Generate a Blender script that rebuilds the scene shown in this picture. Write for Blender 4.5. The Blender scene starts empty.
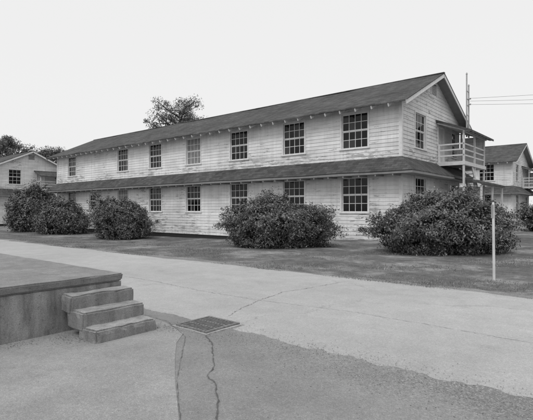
import bpy, math, random
import numpy as np
from mathutils import Vector
random.seed(7); rng=np.random.default_rng(11)
S=bpy.context.scene
C=S.collection
S.view_settings.view_transform='Standard'; S.view_settings.look='None'; S.view_settings.exposure=0

# ------------------------------------------------------------ helpers
def link(o,parent=None):
    C.objects.link(o)
    if parent: o.parent=parent
    return o
def empty(name,loc=(0,0,0)):
    e=bpy.data.objects.new(name,None); e.location=(0,0,0); e.empty_display_size=.5
    return link(e)
class MB:
    def __init__(s): s.v=[]; s.f=[]
    def face(s,*pts):
        n=len(s.v); s.v.extend([tuple(p) for p in pts]); s.f.append(list(range(n,n+len(pts))))
    def box(s,x0,x1,y0,y1,z0,z1):
        n=len(s.v)
        s.v+= [(x0,y0,z0),(x1,y0,z0),(x1,y1,z0),(x0,y1,z0),(x0,y0,z1),(x1,y0,z1),(x1,y1,z1),(x0,y1,z1)]
        s.f+= [[n,n+3,n+2,n+1],[n+4,n+5,n+6,n+7],[n,n+1,n+5,n+4],[n+1,n+2,n+6,n+5],[n+2,n+3,n+7,n+6],[n+3,n,n+4,n+7]]
    def beam(s,a,b,w,h):
        a=Vector(a);b=Vector(b);d=(b-a).normalized()
        u=d.cross(Vector((0,0,1)))
        if u.length<.01: u=Vector((1,0,0))
        u.normalize(); v=u.cross(d).normalized()
        n=len(s.v)
        for p in (a,b):
            for i,j in ((-1,-1),(1,-1),(1,1),(-1,1)):
                s.v.append(tuple(p+u*i*w/2+v*j*h/2))
        s.f+=[[n,n+1,n+2,n+3],[n+7,n+6,n+5,n+4]]+[[n+i,n+4+i,n+4+(i+1)%4,n+(i+1)%4] for i in range(4)]
    def tube(s,pts,radii,k=8):
        n0=len(s.v); m=len(pts)
        pts=[Vector(p) for p in pts]
        for i,p in enumerate(pts):
            d=(pts[min(i+1,m-1)]-pts[max(i-1,0)]).normalized()
            u=d.cross(Vector((0,0,1)))
            if u.length<.05: u=d.cross(Vector((0,1,0)))
            u.normalize(); v=d.cross(u)
            for j in range(k):
                a=2*math.pi*j/k
                s.v.append(tuple(p+(u*math.cos(a)+v*math.sin(a))*radii[i]))
        for i in range(m-1):
            for j in range(k):
                s.f.append([n0+i*k+j,n0+i*k+(j+1)%k,n0+(i+1)*k+(j+1)%k,n0+(i+1)*k+j])
        s.f.append([n0+(m-1)*k+j for j in range(k)])
        s.f.append([n0+j for j in range(k)][::-1])
    def obj(s,name,mat,parent=None,bevel=0,smooth=False):
        me=bpy.data.meshes.new(name); me.from_pydata(s.v,[],s.f); me.update()
        me.materials.append(mat)
        if smooth:
            for p in me.polygons: p.use_smooth=True
        o=bpy.data.objects.new(name,me); link(o,parent)
        if bevel:
            b=o.modifiers.new('bevel','BEVEL'); b.width=bevel; b.segments=2; b.limit_method='ANGLE'
        return o
def np_mesh(name,V,F,mat,parent=None):
    me=bpy.data.meshes.new(name); k=F.shape[1]
    me.vertices.add(len(V)); me.vertices.foreach_set('co',V.astype(np.float32).ravel())
    me.loops.add(F.size); me.loops.foreach_set('vertex_index',F.astype(np.int32).ravel())
    me.polygons.add(len(F)); me.polygons.foreach_set('loop_start',np.arange(0,F.size,k,dtype=np.int32))
    me.update(calc_edges=True); me.validate()
    me.materials.append(mat)
    o=bpy.data.objects.new(name,me); return link(o,parent)
def sstep(t):
    t=np.clip(t,0,1); return t*t*(3-2*t)
def zt(x,y):
    return -0.45*sstep((-12-np.asarray(x,float))/14)*sstep((np.asarray(y,float)-9.9)/6)

# ------------------------------------------------------------ materials
class NT:
    def __init__(s,name):
        s.m=bpy.data.materials.new(name); s.m.use_nodes=True; s.t=s.m.node_tree
        s.b=s.t.nodes['Principled BSDF']; s.co=s.new('ShaderNodeTexCoord').outputs['Object']
    def new(s,t): return s.t.nodes.new(t)
    def l(s,a,b): s.t.links.new(a,b)
    def noise(s,scale,detail=6,rough=.6,vec=None,stretch=None,dist=0):
        n=s.new('ShaderNodeTexNoise'); n.inputs['Scale'].default_value=scale
        n.inputs['Detail'].default_value=detail; n.inputs['Roughness'].default_value=rough
        n.inputs['Distortion'].default_value=dist
        v=vec or s.co
        if stretch:
            mp=s.new('ShaderNodeMapping'); mp.inputs['Scale'].default_value=stretch; s.l(v,mp.inputs['Vector']); v=mp.outputs[0]
        s.l(v,n.inputs['Vector']); return n.outputs['Fac']
    def ramp(s,fac,stops):
        r=s.new('ShaderNodeValToRGB'); e=r.color_ramp.elements
        e[0].position=stops[0][0]; e[1].position=stops[-1][0]
        e[0].color=(stops[0][1],)*3+(1,); e[1].color=(stops[-1][1],)*3+(1,)
        for p,c in stops[1:-1]:
            x=e.new(p); x.color=(c,c,c,1)
        s.l(fac,r.inputs[0]); return r.outputs[0]
    def math(s,op,a,b=None,clamp=False):
        n=s.new('ShaderNodeMath'); n.operation=op; n.use_clamp=clamp
        for i,x in enumerate((a,b)):
            if x is None: continue
            if isinstance(x,(int,float)): n.inputs[i].default_value=x
            else: s.l(x,n.inputs[i])
        return n.outputs[0]
    def mix(s,f,a,b):
        n=s.new('ShaderNodeMix'); n.data_type='FLOAT'
        for i,x in zip((0,2,3),(f,a,b)):
            if isinstance(x,(int,float)): n.inputs[i].default_value=x
            else: s.l(x,n.inputs[i])
        return n.outputs[0]
    def col(s,v): s.l(v,s.b.inputs['Base Color'])
    def rough(s,v): s.b.inputs['Roughness'].default_value=v
    def bump(s,h,strength=.5,dist=.01):
        n=s.new('ShaderNodeBump'); n.inputs['Strength'].default_value=strength; n.inputs['Distance'].default_value=dist
        s.l(h,n.inputs['Height']); s.l(n.outputs[0],s.b.inputs['Normal'])
    def rnd(s): return s.new('ShaderNodeNewGeometry').outputs['Random Per Island']

def m_plain(name,v,rough=.7,var=.15,scale=3):
    n=NT(name); f=n.noise(scale); n.col(n.math('MULTIPLY',n.ramp(f,[(.3,1-var),(.7,1+var)]),v)); n.rough(rough)
    n.b.inputs['Specular IOR Level'].default_value=.3
    return n.m
def m_siding():
    n=NT('peeling_white_paint')
    r=n.rnd()
    base=n.math('MULTIPLY',n.math('ADD',n.math('MULTIPLY',r,.12),.88),.85)
    grime=n.ramp(n.noise(.8,8,.66,stretch=(.6,.6,1.4)),[(.34,.76),(.60,1.0)])
    base=n.math('MULTIPLY',base,grime)
    streak=n.ramp(n.noise(4,4,.6,stretch=(1.8,1.8,.10)),[(.34,.87),(.56,1.0)])
    base=n.math('MULTIPLY',base,streak)
    sep=n.new('ShaderNodeSeparateXYZ'); n.l(n.co,sep.inputs[0]); z=sep.outputs[2]
    near=n.math('SUBTRACT',1.0,n.math('MULTIPLY',n.math('ABSOLUTE',n.math('SUBTRACT',z,4.45)),1.4),True)
    low=n.math('SUBTRACT',1.0,n.math('MULTIPLY',n.math('ABSOLUTE',z),.55),True)
    zn=n.math('SUBTRACT',n.math('MULTIPLY',n.ramp(n.noise(.28,3,.5),[(.43,0.0),(.62,1.0)]),.10),.035)
    pk=n.math('ADD',n.noise(3.0,9,.74,stretch=(.45,.45,2.4)),n.math('MULTIPLY',n.math('ADD',near,low),.10))
    pk=n.math('ADD',pk,zn)
    peel=n.ramp(pk,[(.60,0.0),(.635,1.0)])
    wood=n.ramp(n.noise(30,4,.6,stretch=(.2,.2,4)),[(.3,.2),(.7,.4)])
    n.col(n.mix(n.math('MULTIPLY',peel,.8),base,wood)); n.rough(.65)
    n.bump(n.math('SUBTRACT',n.noise(25,4,.6,stretch=(.3,.3,3)),n.math('MULTIPLY',peel,.6)),.2,.005)
    n.b.inputs['Specular IOR Level'].default_value=.25
    return n.m
def m_trim(name='painted_trim',v=.76,pl=.62):
    n=NT(name); f=n.ramp(n.noise(4,8,.7),[(.3,.78),(.6,1.0)])
    p=n.ramp(n.noise(14,8,.7),[(pl,1),(pl+.06,.5)])
    n.col(n.math('MULTIPLY',n.math('MULTIPLY',f,p),v)); n.rough(.6); n.b.inputs['Specular IOR Level'].default_value=.3
    return n.m
def m_roof():
    n=NT('asphalt_shingles')
    br=n.new('ShaderNodeTexBrick'); br.inputs['Scale'].default_value=1
    br.inputs['Brick Width'].default_value=.33; br.inputs['Row Height'].default_value=.135
    br.inputs['Mortar Size'].default_value=.008; br.inputs['Mortar Smooth'].default_value=.3
    br.inputs['Color1'].default_value=(1.25,)*3+(1,); br.inputs['Color2'].default_value=(.75,)*3+(1,); br.inputs['Mortar'].default_value=(.5,)*3+(1,)
    n.l(n.co,br.inputs['Vector'])
    big=n.ramp(n.noise(.5,8,.68),[(.3,.066),(.7,.118)])
    st=n.ramp(n.noise(2.5,6,.6,stretch=(1,.4,1)),[(.3,.82),(.7,1.18)])
    gr=n.ramp(n.noise(60,3,.6),[(.3,.75),(.7,1.25)])
    bw=n.new('ShaderNodeRGBToBW'); n.l(br.outputs['Color'],bw.inputs[0])
    n.col(n.math('MULTIPLY',n.math('MULTIPLY',n.math('MULTIPLY',big,st),gr),bw.outputs[0])); n.rough(.95)
    n.b.inputs['Specular IOR Level'].default_value=.15
    n.bump(bw.outputs[0],.5,.01); return n.m
def m_glass():
    n=NT('window_glass'); r=n.rnd()
    n.col(n.math('ADD',n.math('MULTIPLY',n.math('POWER',r,5.0),.05),.004)); n.rough(.10)
    n.b.inputs['Specular IOR Level'].default_value=.28
    n.bump(n.noise(2.5,2,.5),.15,.02)
    return n.m
def m_blind():
    n=NT('window_screen'); n.col(n.ramp(n.noise(3,5,.6),[(.3,.14),(.7,.26)])); n.rough(.5); return n.m
def m_pave(name,lo,hi,agg=.25,crack=.5,cs=.35,patch=.3,seed=0,rough=.9,fine=90,band=None):
    n=NT(name)
    mp=n.new('ShaderNodeMapping'); mp.inputs['Location'].default_value=(seed*7.3,seed*3.1,0); n.l(n.co,mp.inputs[0]); co=mp.outputs[0]
    big=n.ramp(n.noise(patch,8,.62,vec=co),[(.32,lo),(.68,hi)])
    med=n.ramp(n.noise(2.3,8,.7,vec=co),[(.3,.90),(.7,1.08)])
    g1=n.ramp(n.noise(fine,4,.75,vec=co),[(.3,1-agg),(.7,1+agg)])
    g2=n.ramp(n.noise(fine*.3,5,.7,vec=co),[(.35,1-agg*.45),(.65,1+agg*.45)])
    c=n.math('MULTIPLY',n.math('MULTIPLY',big,med),n.math('MULTIPLY',g1,g2))
    vc=n.new('ShaderNodeTexVoronoi'); vc.inputs['Scale'].default_value=140; n.l(co,vc.inputs['Vector'])
    cb=n.new('ShaderNodeSeparateColor'); n.l(vc.outputs['Color'],cb.inputs[0])
    c=n.math('MULTIPLY',c,n.ramp(cb.outputs[0],[(0,1-agg*.8),(.85,1+agg*.3),(1,1+agg*1.4)]))
    if band:   # coarser exposed aggregate where the asphalt has worn along the road margin
        sep=n.new('ShaderNodeSeparateXYZ'); n.l(n.co,sep.inputs[0])
        yy=n.math('ADD',sep.outputs[1],n.math('MULTIPLY',n.math('SUBTRACT',n.noise(1.4,8,.7),.5),2.6))
        w=n.ramp(n.math('MULTIPLY',n.math('SUBTRACT',yy,band[0]),1/(band[1]-band[0])),[(0,0),(1,1)])
        xx=n.ramp(n.math('MULTIPLY',n.math('ADD',sep.outputs[0],4.0),.33),[(0,0),(1,1)])
        w=n.math('MULTIPLY',w,xx)
        v2=n.new('ShaderNodeTexVoronoi'); v2.inputs['Scale'].default_value=75; n.l(co,v2.inputs['Vector'])
        c2=n.new('ShaderNodeSeparateColor'); n.l(v2.outputs['Color'],c2.inputs[0])
        chips=n.ramp(c2.outputs[0],[(0,.68),(.7,1.0),(.93,1.2),(1,1.55)])
        c=n.mix(w,c,n.math('MULTIPLY',c,chips))
    sp=n.ramp(n.noise(7,3,.5,vec=co),[(.68,1.0),(.76,.84)])
    c=n.math('MULTIPLY',c,sp)
    stn=n.ramp(n.noise(1.1,6,.6,vec=co,dist=.6),[(.60,1.0),(.74,.86)])
    c=n.math('MULTIPLY',c,stn)
    if crack>0:
        wn=n.new('ShaderNodeTexNoise'); wn.inputs['Scale'].default_value=1.3; wn.inputs['Detail'].default_value=8; wn.inputs['Roughness'].default_value=.65; n.l(co,wn.inputs['Vector'])
        va=n.new('ShaderNodeVectorMath'); va.operation='MULTIPLY_ADD'; n.l(wn.outputs['Color'],va.inputs[0]); va.inputs[1].default_value=(1.1,1.1,0); n.l(co,va.inputs[2])
        vo=n.new('ShaderNodeTexVoronoi'); vo.feature='DISTANCE_TO_EDGE'; vo.inputs['Scale'].default_value=cs; n.l(va.outputs[0],vo.inputs['Vector'])
        cr=n.ramp(vo.outputs['Distance'],[(.0,1.0),(.0030,0.0)])
        mask=n.ramp(n.noise(.45,3,.5,vec=co),[(.48,0.0),(.58,1.0)])
        cr=n.math('MULTIPLY',n.math('MULTIPLY',cr,mask),crack)
        c=n.math('MULTIPLY',c,n.math('SUBTRACT',1.0,cr))
    n.col(c)
    n.rough(rough); n.b.inputs['Specular IOR Level'].default_value=.25
    n.bump(n.math('ADD',g1,g2),.3,.004)
    return n.m
def m_conc(name,lo=.16,hi=.3,seed=0,stain=.6):
    n=NT(name)
    mp=n.new('ShaderNodeMapping'); mp.inputs['Location'].default_value=(seed*5.3,seed*2.1,seed); n.l(n.co,mp.inputs[0]); co=mp.outputs[0]
    a=n.ramp(n.noise(1.6,9,.68,vec=co),[(.3,lo),(.7,hi)])
    st=n.ramp(n.noise(5,6,.65,vec=co,stretch=(1.2,1.2,.25)),[(.35,stain),(.6,1.05)])
    g=n.ramp(n.noise(70,4,.7,vec=co),[(.3,.74),(.7,1.26)])
    pk=n.ramp(n.noise(22,5,.7,vec=co),[(.28,.6),(.40,1.0)])
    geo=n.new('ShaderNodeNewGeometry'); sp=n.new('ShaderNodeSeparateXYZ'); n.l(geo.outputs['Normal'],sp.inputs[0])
    up=n.ramp(sp.outputs[2],[(.3,.74),(.9,1.10)])  # light from above painted in: upward faces lighter, side faces darker
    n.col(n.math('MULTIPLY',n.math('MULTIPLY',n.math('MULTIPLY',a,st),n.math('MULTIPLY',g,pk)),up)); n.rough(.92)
    n.b.inputs['Specular IOR Level'].default_value=.2
    n.bump(n.math('ADD',n.math('MULTIPLY',g,.4),n.math('ADD',pk,n.noise(6,6,.7,vec=co))),.6,.015); return n.m
def m_leaf(name,lo,hi,rough=.45,spec=.4):
    n=NT(name); r=n.rnd(); big=n.ramp(n.noise(1.3,3,.6),[(.3,.7),(.7,1.3)])
    n.col(n.math('MULTIPLY',n.ramp(r,[(0,lo),(.75,(lo+hi)/2),(1,hi)]),big)); n.rough(rough)
    n.b.inputs['Specular IOR Level'].default_value=spec
    return n.m
def m_ground():
    n=NT('mown_grass')
    a=n.ramp(n.noise(.5,9,.74),[(.34,.105),(.50,.16),(.62,.31)])
    b=n.ramp(n.noise(3.5,8,.75),[(.3,.72),(.7,1.35)])
    c=n.ramp(n.noise(40,4,.8),[(.3,.6),(.7,1.4)])
    n.col(n.math('MULTIPLY',n.math('MULTIPLY',a,b),c)); n.rough(1); n.b.inputs['Specular IOR Level'].default_value=.05
    n.bump(n.math('ADD',b,c),.5,.02); return n.m

SID=m_siding(); TRIM=m_trim(); ROOF=m_roof(); GLASS=m_glass(); BLIND=m_blind()
DARK=m_plain('crawlspace_shadow',.03); SOFF=m_trim('shaded_soffit_paint',.30); FASC=m_trim('weathered_fascia',.24)  # soffit colour darkened to paint in the shadow band under the eaves
WOOD=m_trim('stair_paint',.66); METAL=m_plain('galvanised_metal',.3,.5)
BARK=m_plain('bark',.07,.95,.4,6)
LEAF=m_leaf('rhododendron_leaves',.040,.26); CORE=m_plain('shrub_inner_shade',.022,1,.4,8)
TLEAF=m_leaf('hazed_tree_leaves',.11,.24,.7); GLEAF=m_leaf('grass_blades',.12,.36,.8,.1)  # tree leaf colour lightened to stand in for distance haze

# ------------------------------------------------------------ ground / road / pavement
xs=np.concatenate([[-3000,-1200,-500,-250,-140],np.arange(-90,41,1.0),[70,150,400,1200,3000]])
ys=np.concatenate([[-3000,-800,-200,-60,-20,-5,0,5],np.arange(8.9,36,.8),[45,60,100,180,400,1200,3000]])
XX,YY=np.meshgrid(xs,ys); ZZ=zt(XX,YY)
ZZ=ZZ+np.where((YY>10.5)&(YY<40)&(abs(XX)<95),.03*np.sin(XX*1.1+YY*.6)*np.sin(YY*1.3-XX*.35),0)*np.clip((YY-10.5)/3,0,1)
V=np.stack([XX.ravel(),YY.ravel(),ZZ.ravel()],1); nx=len(xs); ny=len(ys)
i,j=np.meshgrid(np.arange(nx-1),np.arange(ny-1)); b=(j*nx+i).ravel()
F=np.stack([b,b+1,b+nx+1,b+nx],1)
g=np_mesh('ground',V,F,m_ground())
for p in g.data.polygons: p.use_smooth=True

def sheet(name,pts,z,mat,parent=None):
    mb=MB(); mb.face(*[(x,y,z) for x,y in pts]); return mb.obj(name,mat,parent)
def ragged(y,x0,x1,step,amp):
    out=[]; x=x0; o=0
    while x<x1:
        o=o*.7+random.uniform(-amp,amp)*.6
        out.append((x,y+o)); x+=step*random.uniform(.6,1.4)
    out.append((x1,y)); return out
far=ragged(9.3,-60,30,.22,.10)
road=sheet('road',[(-220,3.95),(200,3.95),(200,9.3)]+far[::-1]+[(-220,9.3)],.006,m_pave('pale_road_surface',.36,.46,.16,.3,.22,.22,1))
d1=ragged(9.66,-60,30,.3,.18)
sheet('dirt_verge',[(-60,9.1),(30,9.1)]+d1[::-1],.003,m_pave('dirt',.18,.30,.4,0,.4,1.2,2),None)
pe=ragged(4.32,-30,25,.06,.07)
sheet('pavement',[(-30,-14),(25,-14)]+pe[::-1],.010,m_pave('worn_asphalt',.215,.285,.19,0,.4,.5,3,fine=80,band=(3.2,4.0)))
ap=[(-12,-6),(-.2,.3),(-1.2,1.05),(-2.1,1.72),(-2.75,2.22),(-3.35,2.66),(-3.9,3.1),(-4.28,3.42),(-4.55,3.75),(-5.2,3.95),(-5.9,4.05),(-12,4.02)]
sheet('concrete_apron',ap,.014,m_pave('apron_concrete',.255,.335,.19,0,.6,.7,5,fine=75))
crk=m_plain('crack_shadow',.11,1,.3,9); crk2=m_plain('crack_in_pale_road',.22,1,.3,9)
def crack(mb,pts,w,z,jit=.045,parent=None):
    P=[]
    for a,b in zip(pts[:-1],pts[1:]):
        n=max(2,int(math.dist(a,b)/.04))
        for k in range(n):
            t=k/n; P.append((a[0]+(b[0]-a[0])*t+random.uniform(-jit,jit),a[1]+(b[1]-a[1])*t+random.uniform(-jit,jit)))
    P.append(pts[-1]); L=[];R=[]
    for k,p in enumerate(P):
        q=P[min(k+1,len(P)-1)]; r=P[max(k-1,0)]
        d=Vector((q[0]-r[0],q[1]-r[1])); d.normalize(); ww=w*random.uniform(.1,1.3)/2
        L.append((p[0]-d.y*ww,p[1]+d.x*ww,z)); R.append((p[0]+d.y*ww,p[1]-d.x*ww,z))
    for k in range(len(P)-1): mb.face(L[k],R[k],R[k+1],L[k+1])
mb=MB()
crack(mb,[(-4.25,3.86),(-3.94,3.68),(-3.6,3.38),(-3.32,3.13),(-3.2,2.93),(-3.0,2.84),(-2.74,2.63),(-2.51,2.39),(-2.1,2.0),(-1.5,1.7)],.013,.019,.011)
crack(mb,[(-30,4.1),(-12,4.08),(-5.2,4.0),(-4.4,3.66),(-3.35,2.68),(-2.1,1.74)],.007,.0185,.005)
mb.obj('pavement_cracks',crk)
mb=MB()
crack(mb,[(-4.77,4.79),(-5.0,5.3),(-5.1,5.7),(-5.22,6.0),(-5.25,6.4),(-5.38,6.9),(-5.28,7.33),(-5.2,8.0),(-5.1,8.79)],.012,.012,.022)
crack(mb,[(-12.5,6.25),(-10.3,6.1),(-8.41,6.08),(-6.5,5.95),(-5.15,6.0)],.010,.012,.02)
crack(mb,[(-5.15,6.0),(-3.5,6.25),(-2,6.22),(0,6.1),(2,6.15),(6,6.3)],.008,.012,.02)
mb.obj('road_cracks',crk2)
n=8000
px=rng.uniform(-5,6,n); py=np.where(rng.random(n)<.85,rng.normal(4.1,.25,n),rng.uniform(1,4.2,n)); s=rng.uniform(.002,.008,n)
keep=(px>-4.9); px,py,s=px[keep],py[keep],s[keep]; n=len(px)
oc=np.array([[1,0,0],[0,1,0],[-1,0,0],[0,-1,0],[0,0,.8]]); of=np.array([[0,1,4],[1,2,4],[2,3,4],[3,0,4]])
ang=rng.uniform(0,6.28,n); ca,sa=np.cos(ang),np.sin(ang)
VV=np.zeros((n,5,3)); VV[:,:,0]=(oc[:,0]*ca[:,None]-oc[:,1]*sa[:,None])*s[:,None]+px[:,None]; VV[:,:,1]=(oc[:,0]*sa[:,None]+oc[:,1]*ca[:,None])*s[:,None]*.8+py[:,None]; VV[:,:,2]=oc[:,2]*s[:,None]+.013
FF=(of[None]+np.arange(n)[:,None,None]*5).reshape(-1,3)
np_mesh('loose_gravel',VV.reshape(-1,3),FF,m_leaf('pebbles',.16,.42,.9,.1))

def blades(name,x,y,h,w,mat,z=None):
    n=len(x); a=rng.uniform(0,6.28,n); z=zt(x,y) if z is None else z
    dx,dy=np.cos(a)*w,np.sin(a)*w; tx=rng.normal(0,.6,n)*h; ty=rng.normal(0,.6,n)*h
    V=np.stack([np.stack([x-dx,y-dy,z-.01],1),np.stack([x+dx,y+dy,z-.01],1),np.stack([x+tx,y+ty,z+h],1)],1).reshape(-1,3)
    F=np.arange(3*n).reshape(-1,3); return np_mesh(name,V,F,mat)
n=200000
x=rng.uniform(-48,9,n); y=9.2+12.3*rng.random(n)**1.6
clump=.5*np.sin(x*2.1+np.sin(y*3))*np.sin(y*2.7+x*.8)+.6*np.sin(x*.7+1.3*np.sin(y*.9+x*.21))*np.sin(y*1.1-x*.33+np.sin(x*.5))
keep=rng.random(n)<np.clip(.42+.9*clump,.03,1); keep&=~((y<9.6)&(clump<.1)); x,y=x[keep],y[keep]; cl=clump[keep]
blades('lawn_grass',x,y,rng.uniform(.008,.034,len(x))*(1+.8*np.clip(cl,0,1)),rng.uniform(.004,.011,len(x)),GLEAF)

# ------------------------------------------------------------ leaf masses
def leaf_mesh(name,c,nrm,ln,wd,mat,parent=None):
    n=len(c); r=rng.normal(size=(n,3)); nn=nrm+rng.normal(0,.6,(n,3)); nn/=np.linalg.norm(nn,axis=1)[:,None]
    u=np.cross(nn,r); u/=np.linalg.norm(u,axis=1)[:,None]; v=np.cross(nn,u)
    ln=(ln*rng.uniform(.55,1.25,n))[:,None]; wd=(wd*rng.uniform(.6,1.25,n))[:,None]
    V=np.stack([c-u*ln/2,c+v*wd/2,c+u*ln/2-nn*ln*.12,c-v*wd/2],1).reshape(-1,3)
    return np_mesh(name,V,np.arange(4*n).reshape(-1,4),mat,parent)
from mathutils import noise as mnoise
def bush(name,cx,cy,rx,ry,h,n,leaf=.11,mat=LEAF,rot=.70,prof=None,seed=0,rough=.36):
    """one shrub: a noise-displaced dome of leaf whorls; rx runs across the view, prof(t) scales height along it"""
    e=empty(name); z0=float(zt(cx,cy)); cr,sr=math.cos(rot),math.sin(rot)
    off=Vector((seed*13.7,seed*5.1,0))
    def surf(d):
        p=Vector(d)
        a=mnoise.noise(p*1.6+off)*.7+mnoise.noise(p*3.6+off)*.8+mnoise.noise(p*8.0+off)*.5
        return 1+rough*a
    def place(d,k):
        r=surf(d)*k; t=d[0]*r
        hz=h*(prof(max(-1,min(1,t))) if prof else 1)
        fl=(1-.16*max(0,-d[2]))
        X,Y,Z=t*rx*fl,d[1]*r*ry*fl,hz*.40+d[2]*r*hz*.60
        return (cx+X*cr-Y*sr,cy+X*sr+Y*cr,z0+Z)
    nw=n//7
    cs=[];ds=[]
    for _ in range(nw):
        d=Vector((random.gauss(0,1),random.gauss(0,1),random.gauss(.15,1))).normalized()
        d=Vector((math.copysign(abs(d.x)**.85,d.x),math.copysign(abs(d.y)**.85,d.y),d.z)).normalized()
        k=1.0-abs(random.gauss(0,.085)) + (random.random()<.08)*random.uniform(0,.14)
        c=place(d,k)
        if c[2]<z0+.03: c=(c[0],c[1],z0+random.uniform(.03,.3))
        cs.append(c); ds.append((d.x*cr-d.y*sr,d.x*sr+d.y*cr,d.z+.35))
    # long shoots that break the outline
    for _ in range(26):
        d=Vector((random.gauss(0,1),random.gauss(0,.8),abs(random.gauss(.3,.8)))).normalized(); L=random.uniform(.06,.17)
        for q in range(9):
            c=place(d,1.0+L*q/8); cs.append(c); ds.append((0,0,1))
    cs=np.repeat(np.array(cs),7,0); ds=np.repeat(np.array(ds),7,0)
    cs=cs+rng.normal(0,leaf*.55,cs.shape); cs[:,2]=np.maximum(cs[:,2],z0+.02)
    leaf_mesh('leaves',cs,ds,leaf,leaf*.42,mat,e)
    import bmesh
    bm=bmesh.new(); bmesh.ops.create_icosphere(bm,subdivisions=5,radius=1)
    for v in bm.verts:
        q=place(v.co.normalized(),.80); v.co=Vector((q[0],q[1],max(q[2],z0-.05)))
    me=bpy.data.meshes.new('inner_shade'); bm.to_mesh(me); bm.free(); me.materials.append(CORE)  # near-black core painted as the shade deep between the leaves
    link(bpy.data.objects.new('inner_shade',me),e)
    mb=MB()
    for k in range(9):
        a=random.uniform(0,6.28); mb.tube([(cx,cy,z0-.1),(cx+math.cos(a)*rx*.25,cy+math.sin(a)*ry*.25,z0+h*.3),(cx+math.cos(a)*rx*.45,cy+math.sin(a)*ry*.45,z0+h*.55)],[.06,.04,.015],6)
    mb.obj('stems',BARK,e); return e
bush('rhododendron_bush',-5.85,17.15,2.5,1.8,2.2,48000,prof=lambda t:.80+.28*sstep((t+1)*.8)-.22*max(0,t-.5),seed=1)
bush('rhododendron_bush',-12.3,15.55,2.4,1.75,2.05,46000,prof=lambda t:1.04-.14*max(0,t)-.06*math.sin(t*5),seed=2)
bush('rhododendron_bush',-28.7,18.0,2.0,1.9,2.8,22000,.15,prof=lambda t:1-.2*t,seed=3)
bush('rhododendron_bush',-44.3,18.1,1.9,1.8,4.3,18000,.19,seed=4)
bush('rhododendron_bush',-38.6,18.3,2.35,1.9,2.7,16000,.18,prof=lambda t:1.05-.2*t,seed=5)
bush('shrub',-1.4,27.5,2.2,2.0,2.0,9000,.18,seed=6)
bush('shrub',1.6,32.0,2.6,2.2,2.4,9000,.18,seed=7)
bush('shrub',-5.0,40.0,2.6,2.2,2.3,7000,.2,seed=8)

def tree(name,x,y,h,r,n,leaf=.28,seed=1):
    random.seed(seed)
    e=empty(name); z0=float(zt(x,y)); mb=MB(); tips=[]
    fork=h*.38
    mb.tube([(x,y,z0-.2),(x+.1,y,z0+fork*.5),(x,y+.1,z0+fork),(x+.2,y,z0+h*.7),(x,y,z0+h*.93)],[h*.026,h*.02,h*.017,h*.009,h*.003],9)
    K=22
    for k in range(K):
        a=k*2.4+random.uniform(-.4,.4); st=z0+fork+(h*.52)*(k/K)
        L=r*random.uniform(.6,1.15)*(1-.38*(k/K)); up=random.uniform(.25,.8)
        p0=Vector((x+.1,y,st)); d=Vector((math.cos(a),math.sin(a),up)).normalized()
        p1=p0+d*L*.5+Vector((0,0,random.uniform(-.2,.2))); p2=p0+d*L
        if p2.z>z0+h: p2.z=z0+h*random.uniform(.9,1)
        mb.tube([p0,p1,p2],[h*.009,h*.006,h*.002],6); tips+=[p1,p2,(p1+p2)/2]
        for _ in range(4):
            q=p1+Vector((random.uniform(-1,1),random.uniform(-1,1),random.uniform(.0,.8)))*L*.45
            mb.tube([p1,q],[h*.004,h*.0015],5); tips.append(q)
    tips.append(Vector((x,y,z0+h*.95)))
    mb.obj('trunk_and_limbs',BARK,e,smooth=True)
    T=np.array([tuple(t) for t in tips]); R=rng.uniform(.07,.19,len(T))*r*1.1
    idx=rng.integers(0,len(T),n); d=rng.normal(size=(n,3)); d/=np.linalg.norm(d,axis=1)[:,None]
    c=T[idx]+d*(R[idx]*rng.random(n)**.45)[:,None]*np.array([1.15,1.15,.8])
    leaf_mesh('leaves',c,d,leaf,leaf*.6,TLEAF,e); return e
tree('tree',-47.9,38.7,17.0,6.1,19000,.20,3)
tree('tree',-109,39.5,17.5,8,14000,.4,4)
tree('tree',-122,55,18,8,11000,.45,5)
N=46000; k=90; tc=np.stack([rng.uniform(-260,120,k),rng.uniform(120,150,k),rng.uniform(2,7,k)],1); tr=rng.uniform(3,5.5,k)
idx=rng.integers(0,k,N); d=rng.normal(size=(N,3)); d/=np.linalg.norm(d,axis=1)[:,None]; c=tc[idx]+d*(tr[idx]*rng.uniform(.7,1.05,N))[:,None]; c[:,2]=abs(c[:,2])
leaf_mesh('distant_trees',c,d,.9,.7,TLEAF)

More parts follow.
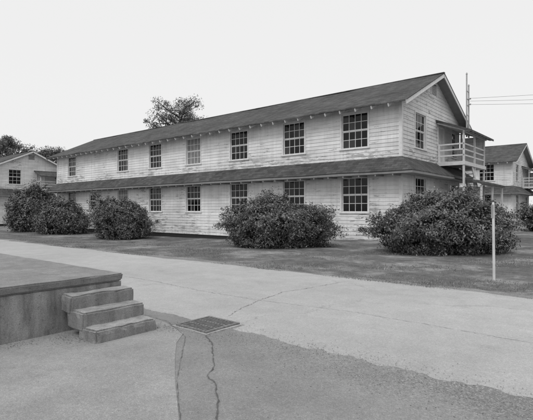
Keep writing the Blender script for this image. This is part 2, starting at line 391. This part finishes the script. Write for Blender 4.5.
# ------------------------------------------------------------ barracks
E=.2
def wall(mb,ox,oy,dx,dy,nx,ny,length,z0,z1,openings,gable=None):
    """lap siding on a vertical plane. gable=(rise per metre) above z1 up to apex at length/2"""
    def P(s,z,o): return (ox+dx*s+nx*o,oy+dy*s+ny*o,z)
    top=z1 if gable is None else z1+gable*length/2
    cuts=set(); k=0
    while z0+k*E<top: cuts.add(round(z0+k*E,4)); k+=1
    cuts.add(round(top,4)); cuts.add(round(z1,4))
    for o in openings: cuts.add(round(o[2],4)); cuts.add(round(o[3],4))
    cuts=sorted(cuts); cuts=[c for c in cuts if c<=top+1e-6]
    for za,zb in zip(cuts[:-1],cuts[1:]):
        if zb-za<1e-3: continue
        row=math.floor((za-z0+1e-4)/E); fa=(za-z0)/E-row; fb=(zb-z0)/E-row
        oa,ob=.024*(1-fa),.024*(1-fb)
        def rng_(z):
            if gable is None or z<=z1: return 0,length
            q=(z-z1)/gable; return min(q,length/2),max(length-q,length/2)
        a0,a1=rng_(za); b0,b1=rng_(zb)
        segs=[(a0,a1)]
        for o in openings:
            if o[2]<=za+1e-4 and o[3]>=zb-1e-4:
                ns=[]
                for s0,s1 in segs:
                    if o[0]>s0: ns.append((s0,min(s1,o[0])))
                    if o[1]<s1: ns.append((max(s0,o[1]),s1))
                segs=[q for q in ns if q[1]-q[0]>.01]
        random.seed(row*31+int(length*7))
        joints=[]; s=random.uniform(1,4.8)
        while s<length: joints.append(s); s+=random.choice((3.05,3.66,4.27,4.88))
        for s0,s1 in segs:
            js=[s0]+[j for j in joints if s0+.2<j<s1-.2]+[s1]
            for u0,u1 in zip(js[:-1],js[1:]):
                t0=b0 if u0==a0 else max(u0,b0); t1=b1 if u1==a1 else min(u1,b1)
                if u0!=s0: u0+=.003
                if t1<t0: t0=t1=(t0+t1)/2
                mb.face(P(u0,za,oa),P(u1,za,oa),P(t1,zb,ob),P(t0,zb,ob))
                if fa<.01: mb.face(P(u0,za,0),P(u1,za,0),P(u1,za,.024),P(u0,za,.024))
def window(tr,gl,ox,oy,dx,dy,nx,ny,s0,s1,z0,z1,cols=4,rows=4,blind=None,bm=None):
    def bx(m,a,b,za,zb,o0,o1):
        p=[(ox+dx*a+nx*o0,oy+dy*a+ny*o0),(ox+dx*b+nx*o1,oy+dy*b+ny*o1)]
        xs=sorted((p[0][0],p[1][0])); ys=sorted((p[0][1],p[1][1])); m.box(xs[0],xs[1],ys[0],ys[1],za,zb)
    t=.10
    bx(tr,s0-t,s0,z0-.02,z1+.10,-.10,.045); bx(tr,s1,s1+t,z0-.02,z1+.10,-.10,.045)
    bx(tr,s0+.0,s1,z1,z1+.10,-.10,.043); bx(tr,s0-t-.04,s1+t+.04,z0-.09,z0-.022,-.10,.085)
    zm=(z0+z1)/2
    for (za,zb,o) in ((z0-.02,zm,-.075),(zm,z1,-.05)):
        bx(tr,s0,s0+.045,za,zb,o-.03,o); bx(tr,s1-.045,s1,za,zb,o-.03,o)
        bx(tr,s0+.045,s1-.045,za,za+.05,o-.03,o+.001); bx(tr,s0+.045,s1-.045,zb-.045,zb,o-.03,o+.001)
        r=rows//2
        w=(s1-s0-.09)/cols; hh=(zb-za-.095)/r
        for k in range(1,cols): bx(tr,s0+.045+w*k-.014,s0+.045+w*k+.014,za+.05,zb-.045,o-.025,o-.004)
        for k in range(1,r): bx(tr,s0+.045,s1-.045,za+.05+hh*k-.014,za+.05+hh*k+.014,o-.024,o-.003)
        for ci in range(cols):
            for ri in range(r):
                a,b=s0+.045+w*ci,s0+.045+w*(ci+1); c,d=za+.05+hh*ri,za+.05+hh*(ri+1)
                j=[random.uniform(-.002,.002) for _ in range(4)]
                m=bm if (blind=='all' or (blind=='top' and o==-.05) ) else gl
                m.face(*[(ox+dx*s+nx*(o-.018+q),oy+dy*s+ny*(o-.018+q),z) for (s,z),q in zip(((a,c),(b,c),(b,d),(a,d)),j)])
m_mast=m_plain('painted_conduit',.42,.6)
def barracks(name,X0,Y0,L,detail=True):
    W=9.0; e=empty(name); zb=-.15; ze=7.22; sl=.466
    side=MB(); tr=MB(); gl=MB(); bl=MB()
    ctr=[2.63,6.7,11.2,15.75,20.3,24.9,29.4,33.8]
    ctr=[c for c in ctr if c<L-1.5]
    fo=[]
    for k,c in enumerate(ctr):
        if k!=6: fo.append((c-.78,c+.78,4.95,6.80,'all' if k==3 else None))
        if k==6: fo.append((c-.1,c+1.0,1.9,3.0,None))
        else: fo.append((c-.78,c+.78,1.50,3.34,'top' if k==5 else None))
    wall(side,X0,Y0,-1,0,0,-1,L,zb,ze,fo)
    for s0,s1,z0,z1,b in fo: window(tr,gl,X0,Y0,-1,0,0,-1,s0,s1,z0,z1,4 if s1-s0>1.2 else 3,4,b,bl)
    eo=[(1.72,3.2,4.95,6.80),(7.6,8.5,4.95,6.5),(1.72,3.2,1.5,3.34),(7.0,8.3,1.5,3.2)]
    doors=[(5.2,6.15,4.42,6.5),(5.2,6.15,.35,2.5)]
    vent=[(4.1,4.9,8.25,8.85)]
    wall(side,X0,Y0,0,1,1,0,W,zb,ze,eo+doors+vent,sl)
    for s0,s1,z0,z1 in eo: window(tr,gl,X0,Y0,0,1,1,0,s0,s1,z0,z1,3,4)
    wall(side,X0-L,Y0,0,1,-1,0,W,zb,ze,eo,sl)
    for s0,s1,z0,z1 in eo: window(tr,gl,X0-L,Y0,0,1,-1,0,s0,s1,z0,z1,3,4)
    wall(side,X0,Y0+W,-1,0,0,1,L,zb,ze,fo)
    for s0,s1,z0,z1,b in fo: window(tr,gl,X0,Y0+W,-1,0,0,1,s0,s1,z0,z1,4,4,b,bl)
    side.obj('lap_siding_walls',SID,e)
    gl.obj('window_glass',GLASS,e)
    if bl.v: bl.obj('window_screens',BLIND,e)
    for s0,s1,z0,z1 in doors:
        tr.box(X0-.1,X0+.05,Y0+s0-.1,Y0+s0,z0-.05,z1+.1); tr.box(X0-.1,X0+.05,Y0+s1,Y0+s1+.1,z0-.05,z1+.1); tr.box(X0-.1,X0+.048,Y0+s0,Y0+s1,z1,z1+.1)
        tr.box(X0-.08,X0-.04,Y0+s0,Y0+s1,z0,z1)
        for zc in (.15,.55):
            for yc in (0,1):
                a=Y0+s0+.1+yc*.42; tr.box(X0-.04,X0-.03,a,a+.32,z0+zc*(z1-z0),z0+(zc+.3)*(z1-z0))
    for k in range(7): tr.beam((X0-.02,Y0+4.1,8.30+k*.08),(X0-.02,Y0+4.9,8.30+k*.08),.06,.03)
    tr.box(X0-.02,X0+.05,Y0+4.02,Y0+4.1,8.2,8.9); tr.box(X0-.02,X0+.05,Y0+4.9,Y0+4.98,8.2,8.9); tr.box(X0-.02,X0+.048,Y0+4.1,Y0+4.9,8.85,8.9)
    for (cx,cy) in ((X0,Y0),(X0,Y0+W),(X0-L,Y0),(X0-L,Y0+W)):
        sx=1 if cx==X0 else -1; sy=-1 if cy==Y0 else 1
        for za,zc in ((zb,3.40),(4.3,7.0)):
            xs=sorted((cx-sx*.11,cx+sx*.05)); ys=sorted((cy-sy*.11,cy+sy*.05)); tr.box(xs[0],xs[1],ys[0],ys[1],za,zc)
    tr.obj('window_and_door_trim',TRIM,e)
    core=MB(); core.box(X0-L+.12,X0-.12,Y0+.12,Y0+W-.12,-.9,7.2); core.box(X0-L+.03,X0-.03,Y0+.03,Y0+W-.03,-1.0,-.13); core.obj('foundation_core',DARK,e)
    oh=.80; og=.62; xa,xb=X0-L-og-.25,X0+og; ym=Y0+W/2; zl=6.94; zr=zl+sl*(W/2+oh)
    r=MB(); ya,yb=Y0-oh,Y0+W+oh
    nb=int(L/1.5); TH=.075
    def sag(x): return .022*math.sin(x*.9)+.014*math.sin(x*2.3+1)
    for k in range(nb):
        u,v=xa+(xb-xa)*k/nb,xa+(xb-xa)*(k+1)/nb; su,sv=sag(u),sag(v)
        r.face((u,ya,zl+su),(v,ya,zl+sv),(v,ym,zr+sv),(u,ym,zr+su)); r.face((u,ym,zr+su),(v,ym,zr+sv),(v,yb,zl+sv),(u,yb,zl+su))
        r.face((u,ya,zl+su),(v,ya,zl+sv),(v,ya,zl-TH+sv),(u,ya,zl-TH+su)); r.face((u,yb,zl+su),(v,yb,zl+sv),(v,yb,zl-TH+sv),(u,yb,zl-TH+su))
    for x in (xa,xb):
        r.face((x,ya,zl),(x,ym,zr),(x,ym,zr-.05),(x,ya,zl-.05)); r.face((x,ym,zr),(x,yb,zl),(x,yb,zl-.05),(x,ym,zr-.05))
    r.box(xa,xb,ym-.09,ym+.09,zr-.02,zr+.025)
    r.obj('gable_roof',ROOF,e)
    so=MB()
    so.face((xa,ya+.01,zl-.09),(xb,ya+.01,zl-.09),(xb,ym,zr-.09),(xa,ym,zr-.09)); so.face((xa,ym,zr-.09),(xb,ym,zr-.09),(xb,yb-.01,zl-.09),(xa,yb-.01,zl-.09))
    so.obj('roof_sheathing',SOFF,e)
    t=MB(); s=.35
    while s<L:
        for yo,yi in ((ya+.04,Y0+.05),(yb-.04,Y0+W-.05)):
            t.beam((X0-s,yo,zl-.09+.04*sl-.085),(X0-s,yi,zl-.09+(oh+.05)*sl-.085),.06,.16)
        s+=.92
    for x in (xb-.03,xa+.03):
        t.beam((x,ya,zl-.15),(x,ym,zr-.16),.04,.19); t.beam((x,ym,zr-.16),(x,yb,zl-.15),.04,.19)
    t.obj('rafter_tails_and_rake',TRIM,e)
    o=.95
    inn=[(X0-L,Y0),(X0,Y0),(X0,Y0+W),(X0-L,Y0+W)]; out=[(X0-L-o,Y0-o),(X0+o,Y0-o),(X0+o,Y0+W+o),(X0-L-o,Y0+W+o)]
    p=MB(); f=MB(); sf=MB()
    for k in range(4):
        a,b=inn[k],inn[(k+1)%4]; c,d=out[(k+1)%4],out[k]
        m=30 if k in(0,2) else 6
        for q in range(m):
            t0,t1=q/m,(q+1)/m; lp=lambda A,B,t:(A[0]+(B[0]-A[0])*t,A[1]+(B[1]-A[1])*t)
            w0=.018*math.sin(q*1.7+k) if q else 0; w1=.018*math.sin((q+1)*1.7+k) if q+1<m else 0
            A0,A1,D0,D1=lp(a,b,t0),lp(a,b,t1),lp(d,c,t0),lp(d,c,t1)
            p.face((*D0,3.53+w0),(*D1,3.53+w1),(*A1,4.32),(*A0,4.32)); p.face((*D0,3.53+w0),(*D1,3.53+w1),(*D1,3.48+w1),(*D0,3.48+w0))
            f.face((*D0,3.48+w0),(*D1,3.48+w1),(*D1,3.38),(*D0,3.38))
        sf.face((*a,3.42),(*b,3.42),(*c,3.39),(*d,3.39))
    s=.35
    while s<L+.6:
        sf.beam((X0-s+.3,Y0-o+.03,3.33),(X0-s+.3,Y0-.01,3.37),.05,.09); s+=.92
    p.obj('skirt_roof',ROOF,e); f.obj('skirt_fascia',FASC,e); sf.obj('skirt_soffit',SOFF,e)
    # covered porch with its stair tucked inside the frame
    PX=1.55
    st=MB(); lx0,lx1=X0+.03,X0+PX; ly0,ly1=Y0+5.0,Y0+9.3; lz=4.38; sx0=X0+.98; sx1=lx1-.06
    for k in range(12):
        a=lx0+(lx1-lx0)*k/12; b=a+(lx1-lx0)/12-.012
        st.box(a,b,ly0,ly1 if b<sx0 else Y0+6.6,lz-.04,lz)
    st.box(lx0,lx1,ly0-.04,ly0,lz-.22,lz-.01); st.box(lx0,lx1,ly1,ly1+.04,lz-.22,lz-.01); st.box(lx1,lx1+.04,ly0-.04,ly1+.04,lz-.22,lz-.008)
    zo=6.12
    for (qx,qy,top) in ((lx1-.05,ly0+.05,zo),(lx1-.05,Y0+7.1,zo),(lx1-.05,Y0+9.2,zo),(lx0+.1,ly0+.05,lz+1.05),(lx0+.1,Y0+9.2,6.6)):
        st.box(qx-.05,qx+.05,qy-.05,qy+.05,-.5 if qx>X0+1.2 else lz,top)
    for h in (.35,.68,1.0):
        st.beam((lx0,ly0+.05,lz+h),(lx1,ly0+.05,lz+h),.03,.08); st.beam((lx1-.05,ly0,lz+h),(lx1-.05,ly1,lz+h),.03,.08)
    sy0,sy1=Y0+6.6,Y0+10.2; nstep=22
    for k in range(1,nstep):
        yy=sy0+(sy1-sy0)*k/nstep; zz=lz*(1-k/nstep); st.box(sx0,sx1,yy-.16,yy+.03,zz-.035,zz)
    for x in (sx0-.025,sx1+.01): st.beam((x,sy0,lz-.12),(x,sy1,-.05),.04,.24)
    st.beam((X0+PX,Y0+4.9,zo-.03),(X0+PX,Y0+9.5,zo-.03),.08,.14)
    for q in (4.95,5.8,6.6,7.3,8.0,8.7,9.4): st.beam((X0+.05,Y0+q,6.66),(X0+1.85,Y0+q,6.02),.05,.09)
    st.obj('exterior_stair',WOOD,e)
    ps=MB(); z=lz
    while z<6.1:
        ps.box(X0+.05,lx1-.1,Y0+9.22,Y0+9.25,z,z+.185); z+=.19
    ps.obj('porch_side_boarding',SID,e)
    def slab(m,A,B,y5,y9,h_):
        m.face((A[0],y5,A[1]),(B[0],y5,B[1]),(B[0],y9,B[1]),(A[0],y9,A[1]))
        m.face((A[0],y5,A[1]-h_),(A[0],y9,A[1]-h_),(B[0],y9,B[1]-h_),(B[0],y5,B[1]-h_))
        m.face((A[0],y5,A[1]),(A[0],y5,A[1]-h_),(B[0],y5,B[1]-h_),(B[0],y5,B[1])); m.face((A[0],y9,A[1]),(A[0],y9,A[1]-h_),(B[0],y9,B[1]-h_),(B[0],y9,B[1]))
        m.face((B[0],y5,B[1]),(B[0],y9,B[1]),(B[0],y9,B[1]-h_),(B[0],y5,B[1]-h_))
    sr=MB()
    slab(sr,(X0+.02,6.86),(X0+1.95,6.10),Y0+4.8,Y0+9.75,.12)
    slab(sr,(X0+.97,3.58),(X0+2.5,3.14),Y0+5.2,Y0+10.2,.12)
    sr.obj('porch_roofs',ROOF,e)
    pp=MB()
    for q in (5.35,7.7,10.05): pp.box(X0+2.30,X0+2.40,Y0+q-.05,Y0+q+.05,-.5,3.08)
    pp.beam((X0+2.35,Y0+5.2,3.05),(X0+2.35,Y0+10.2,3.05),.06,.12)
    pp.obj('lower_porch_posts',WOOD,e)
    ms=MB(); mx=X0+.75
    for dy,zt_ in ((8.2,10.15),(8.62,9.5)):
        ms.tube([(mx,Y0+dy,6.2),(mx,Y0+dy,zt_)],[.05,.045],8); ms.tube([(mx,Y0+dy,zt_),(mx,Y0+dy,zt_+.10)],[.065,.03],8)
    for zc in (7.6,8.2,8.6,9.1): ms.beam((mx,Y0+8.14,zc),(mx,Y0+8.70,zc),.05,.05)
    for zc in (8.25,8.6): ms.tube([(mx+.05,Y0+8.3,zc),(mx+.22,Y0+8.3,zc)],[.04,.05],8)
    ms.tube([(X0+.1,Y0+8.2,6.4),(mx,Y0+8.2,6.4)],[.03,.03],6)
    ms.obj('service_mast',m_mast,e)
    return e
barracks('barracks_building',-9.33,21.6,36.9)
barracks('barracks_building',-62.2,21.1,36.9)
barracks('barracks_building',-11.2,55.5,36.9)

# ------------------------------------------------------------ concrete loading platform and steps
random.seed(21)
pf=empty('loading_platform'); px0,px1,py0,py1,H=-18,-5.77,-1.5,3.65,.69
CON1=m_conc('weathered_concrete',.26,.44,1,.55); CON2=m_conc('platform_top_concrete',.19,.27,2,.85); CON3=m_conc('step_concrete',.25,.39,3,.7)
def rough_block(name,x0,x1,y0,y1,z0,z1,mat,parent,seg=.12,amp=.008,bev=.018):
    import bmesh
    bm=bmesh.new(); bmesh.ops.create_cube(bm,size=1)
    for v in bm.verts: v.co=Vector((x0+(v.co.x+.5)*(x1-x0),y0+(v.co.y+.5)*(y1-y0),z0+(v.co.z+.5)*(z1-z0)))
    bmesh.ops.bevel(bm,geom=list(bm.edges),offset=bev,segments=2,affect='EDGES')
    for ax,(a,b) in enumerate(((x0,x1),(y0,y1),(z0,z1))):
        k=max(1,int((b-a)/seg))
        if k>60: k=60
        for q in range(1,k):
            co=[0,0,0]; no=[0,0,0]; co[ax]=a+(b-a)*q/k; no[ax]=1
            bmesh.ops.bisect_plane(bm,geom=list(bm.verts)+list(bm.edges)+list(bm.faces),plane_co=co,plane_no=no)
    for v in bm.verts:
        p=v.co*5; a2=amp
        near=sum(min(abs(c-l),abs(c-h))<bev*1.2 for c,l,h in ((v.co.x,x0,x1),(v.co.y,y0,y1),(v.co.z,z0,z1)))
        if near>=2: a2=amp*1.3
        v.co+=Vector((mnoise.noise(p),mnoise.noise(p+Vector((9,0,0))),mnoise.noise(p+Vector((0,9,0)))))*a2
        if near>=2:
            q=max(0,mnoise.noise(v.co*9+Vector((3,3,3)))-.2)*.08
            v.co+=(Vector(((x0+x1)/2,(y0+y1)/2,(z0+z1)/2))-v.co).normalized()*min(q,.02)
    me=bpy.data.meshes.new(name); bm.to_mesh(me); bm.free(); me.materials.append(mat)
    return link(bpy.data.objects.new(name,me),parent)
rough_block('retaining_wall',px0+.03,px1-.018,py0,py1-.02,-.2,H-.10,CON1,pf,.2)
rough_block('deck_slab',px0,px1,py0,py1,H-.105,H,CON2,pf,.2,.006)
mb=MB(); mb.box(px1-.04,px1-.012,1.72,2.02,.01,H-.15); mb.obj('dark_crevice',DARK,pf)  # thin near-black box standing in for the shade of a crevice
sp=empty('concrete_steps'); tw=.275; rr=H/4
for k in range(3):
    zt0=H-rr*(k+1)-.004; xa=px1-.012+tw*k
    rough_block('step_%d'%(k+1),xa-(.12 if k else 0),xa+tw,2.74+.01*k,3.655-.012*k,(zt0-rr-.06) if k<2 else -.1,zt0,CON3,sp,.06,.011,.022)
mb=MB(); n0=[(px1-.02,.42),(px1+.75,-.02),(px1-.02,-.02)]
mb.face(*[(x,2.95,z) for x,z in n0]); mb.face(*[(x,3.6,z) for x,z in n0]); mb.face((n0[0][0],2.95,.42),(n0[1][0],2.95,-.02),(n0[1][0],3.6,-.02),(n0[0][0],3.6,.42))
mb.obj('step_void_shade',DARK,sp)  # near-black wedge painted as the shade in the void below the steps

# ------------------------------------------------------------ storm drain
sd=empty('storm_drain'); cx,cy=-4.60,4.22
rough_block('concrete_collar',cx-.36,cx+.36,cy-.36,cy+.36,-.05,.022,m_conc('collar_concrete',.32,.43,4,.8),sd,.1,.005,.01)
mb=MB(); a=.27
mb.box(cx-a-.04,cx+a+.04,cy-a-.04,cy-a,.02,.042); mb.box(cx-a-.04,cx+a+.04,cy+a,cy+a+.04,.02,.042)
mb.box(cx-a-.04,cx-a,cy-a,cy+a,.02,.042); mb.box(cx+a,cx+a+.04,cy-a,cy+a,.02,.042)
for k in range(10): q=cx-a+.03+k*.0535; mb.box(q,q+.022,cy-a,cy+a,.026,.040)
for q in (-.09,.09): mb.box(cx-a,cx+a,cy+q-.012,cy+q+.012,.025,.038)
mb.obj('cast_iron_grate',m_plain('rusty_iron',.17,.7,.4,20),sd)
mb=MB(); mb.face((cx-a,cy-a,.0295),(cx+a,cy-a,.0295),(cx+a,cy+a,.0295),(cx-a,cy+a,.0295)); mb.obj('drain_pit_shade',m_plain('pit_shade',.008),sd)  # flat near-black plate painted as the shade below the grate bars

n=600; P=np.array([(-5.25,2.68),(-5.5,2.66),(-5.0,3.72),(-4.9,3.85),(-5.66,2.2),(-5.68,1.6),(-5.1,3.8)])
idx=rng.integers(0,len(P),n); c=np.stack([P[idx,0]+rng.normal(0,.12,n),P[idx,1]+rng.normal(0,.12,n),rng.uniform(.016,.03,n)],1)
leaf_mesh('leaf_litter',c,np.tile([0,0,2.0],(n,1)),.018,.010,m_leaf('dry_litter',.08,.24,.9))

# ------------------------------------------------------------ marker post
po=empty('marker_post'); x,y=-2.65,11.2
mb=MB(); mb.tube([(x+.02,y,-.2),(x,y,1.74),(x,y,1.78)],[.030,.028,.018],10); mb.obj('post',m_trim('post_paint',.62),po)
mb=MB(); mb.beam((x-.01,y-.034,1.42),(x-.01,y-.034,1.72),.05,.008); mb.obj('reflector_plate',METAL,po)

# ------------------------------------------------------------ utility pole and lines
up=empty('utility_pole'); mb=MB(); mb.tube([(20,45,-.5),(20,45,5),(20,45,10.4)],[.17,.15,.11],12); mb.beam((19.2,44,9.6),(20.8,46,9.6),.1,.12); mb.beam((19.2,44,8.1),(20.8,46,8.1),.1,.12)
for q in (-.7,-.3,.3,.7): mb.tube([(20+q,45+q*1.25,9.65),(20+q,45+q*1.25,9.82)],[.04,.03],8)
mb.obj('pole',BARK,up)
cu=bpy.data.curves.new('power_lines','CURVE'); cu.dimensions='3D'; cu.bevel_depth=.008
for a,b,sg in (((-8.4,29.8,8.6),(19.5,44.5,9.7),.25),((-8.4,30.0,8.25),(20.3,45.4,8.2),.3),((-8.4,29.9,8.45),(20,45,9.7),.6)):
    s=cu.splines.new('POLY'); s.points.add(24)
    for k in range(25):
        t=k/24; s.points[k].co=(*[a[i]+(b[i]-a[i])*t-(sg*4*t*(1-t) if i==2 else 0) for i in range(3)],1)
cu.materials.append(m_plain('line_wire',.12)); link(bpy.data.objects.new('power_lines',cu))

# ------------------------------------------------------------ light
sd_=Vector((.30,-1,0)).normalized(); el=math.radians(50); az=math.atan2(sd_.x,sd_.y)
dirv=Vector((sd_.x*math.cos(el),sd_.y*math.cos(el),math.sin(el)))
sun=bpy.data.lights.new('sun','SUN'); sun.energy=1.2; sun.angle=math.radians(24); sun.color=(1,1,1)
so=bpy.data.objects.new('sun',sun); so.rotation_euler=dirv.to_track_quat('Z','Y').to_euler(); so.location=(0,0,40); link(so)
w=bpy.data.worlds.new('World'); S.world=w; w.use_nodes=True; nt=w.node_tree; bg=nt.nodes['Background']
sk=nt.nodes.new('ShaderNodeTexSky'); sk.sky_type='NISHITA'; sk.sun_disc=False; sk.sun_elevation=el; sk.sun_rotation=az%(2*math.pi)
sk.air_density=1.5; sk.dust_density=5
bw=nt.nodes.new('ShaderNodeRGBToBW'); nt.links.new(sk.outputs[0],bw.inputs[0])
m=nt.nodes.new('ShaderNodeMath'); m.operation='MULTIPLY_ADD'; m.inputs[1].default_value=.12; m.inputs[2].default_value=7.2; nt.links.new(bw.outputs[0],m.inputs[0])
nt.links.new(m.outputs[0],bg.inputs['Color']); bg.inputs['Strength'].default_value=.115

# ------------------------------------------------------------ camera
cam=bpy.data.cameras.new('camera'); cam.sensor_width=36; cam.lens=36*450/533; cam.clip_end=6000; cam.clip_start=.05
co=bpy.data.objects.new('camera',cam); co.location=(0,0,1.6); co.rotation_euler=(math.radians(90),0,math.radians(40.05)); link(co)
S.camera=co
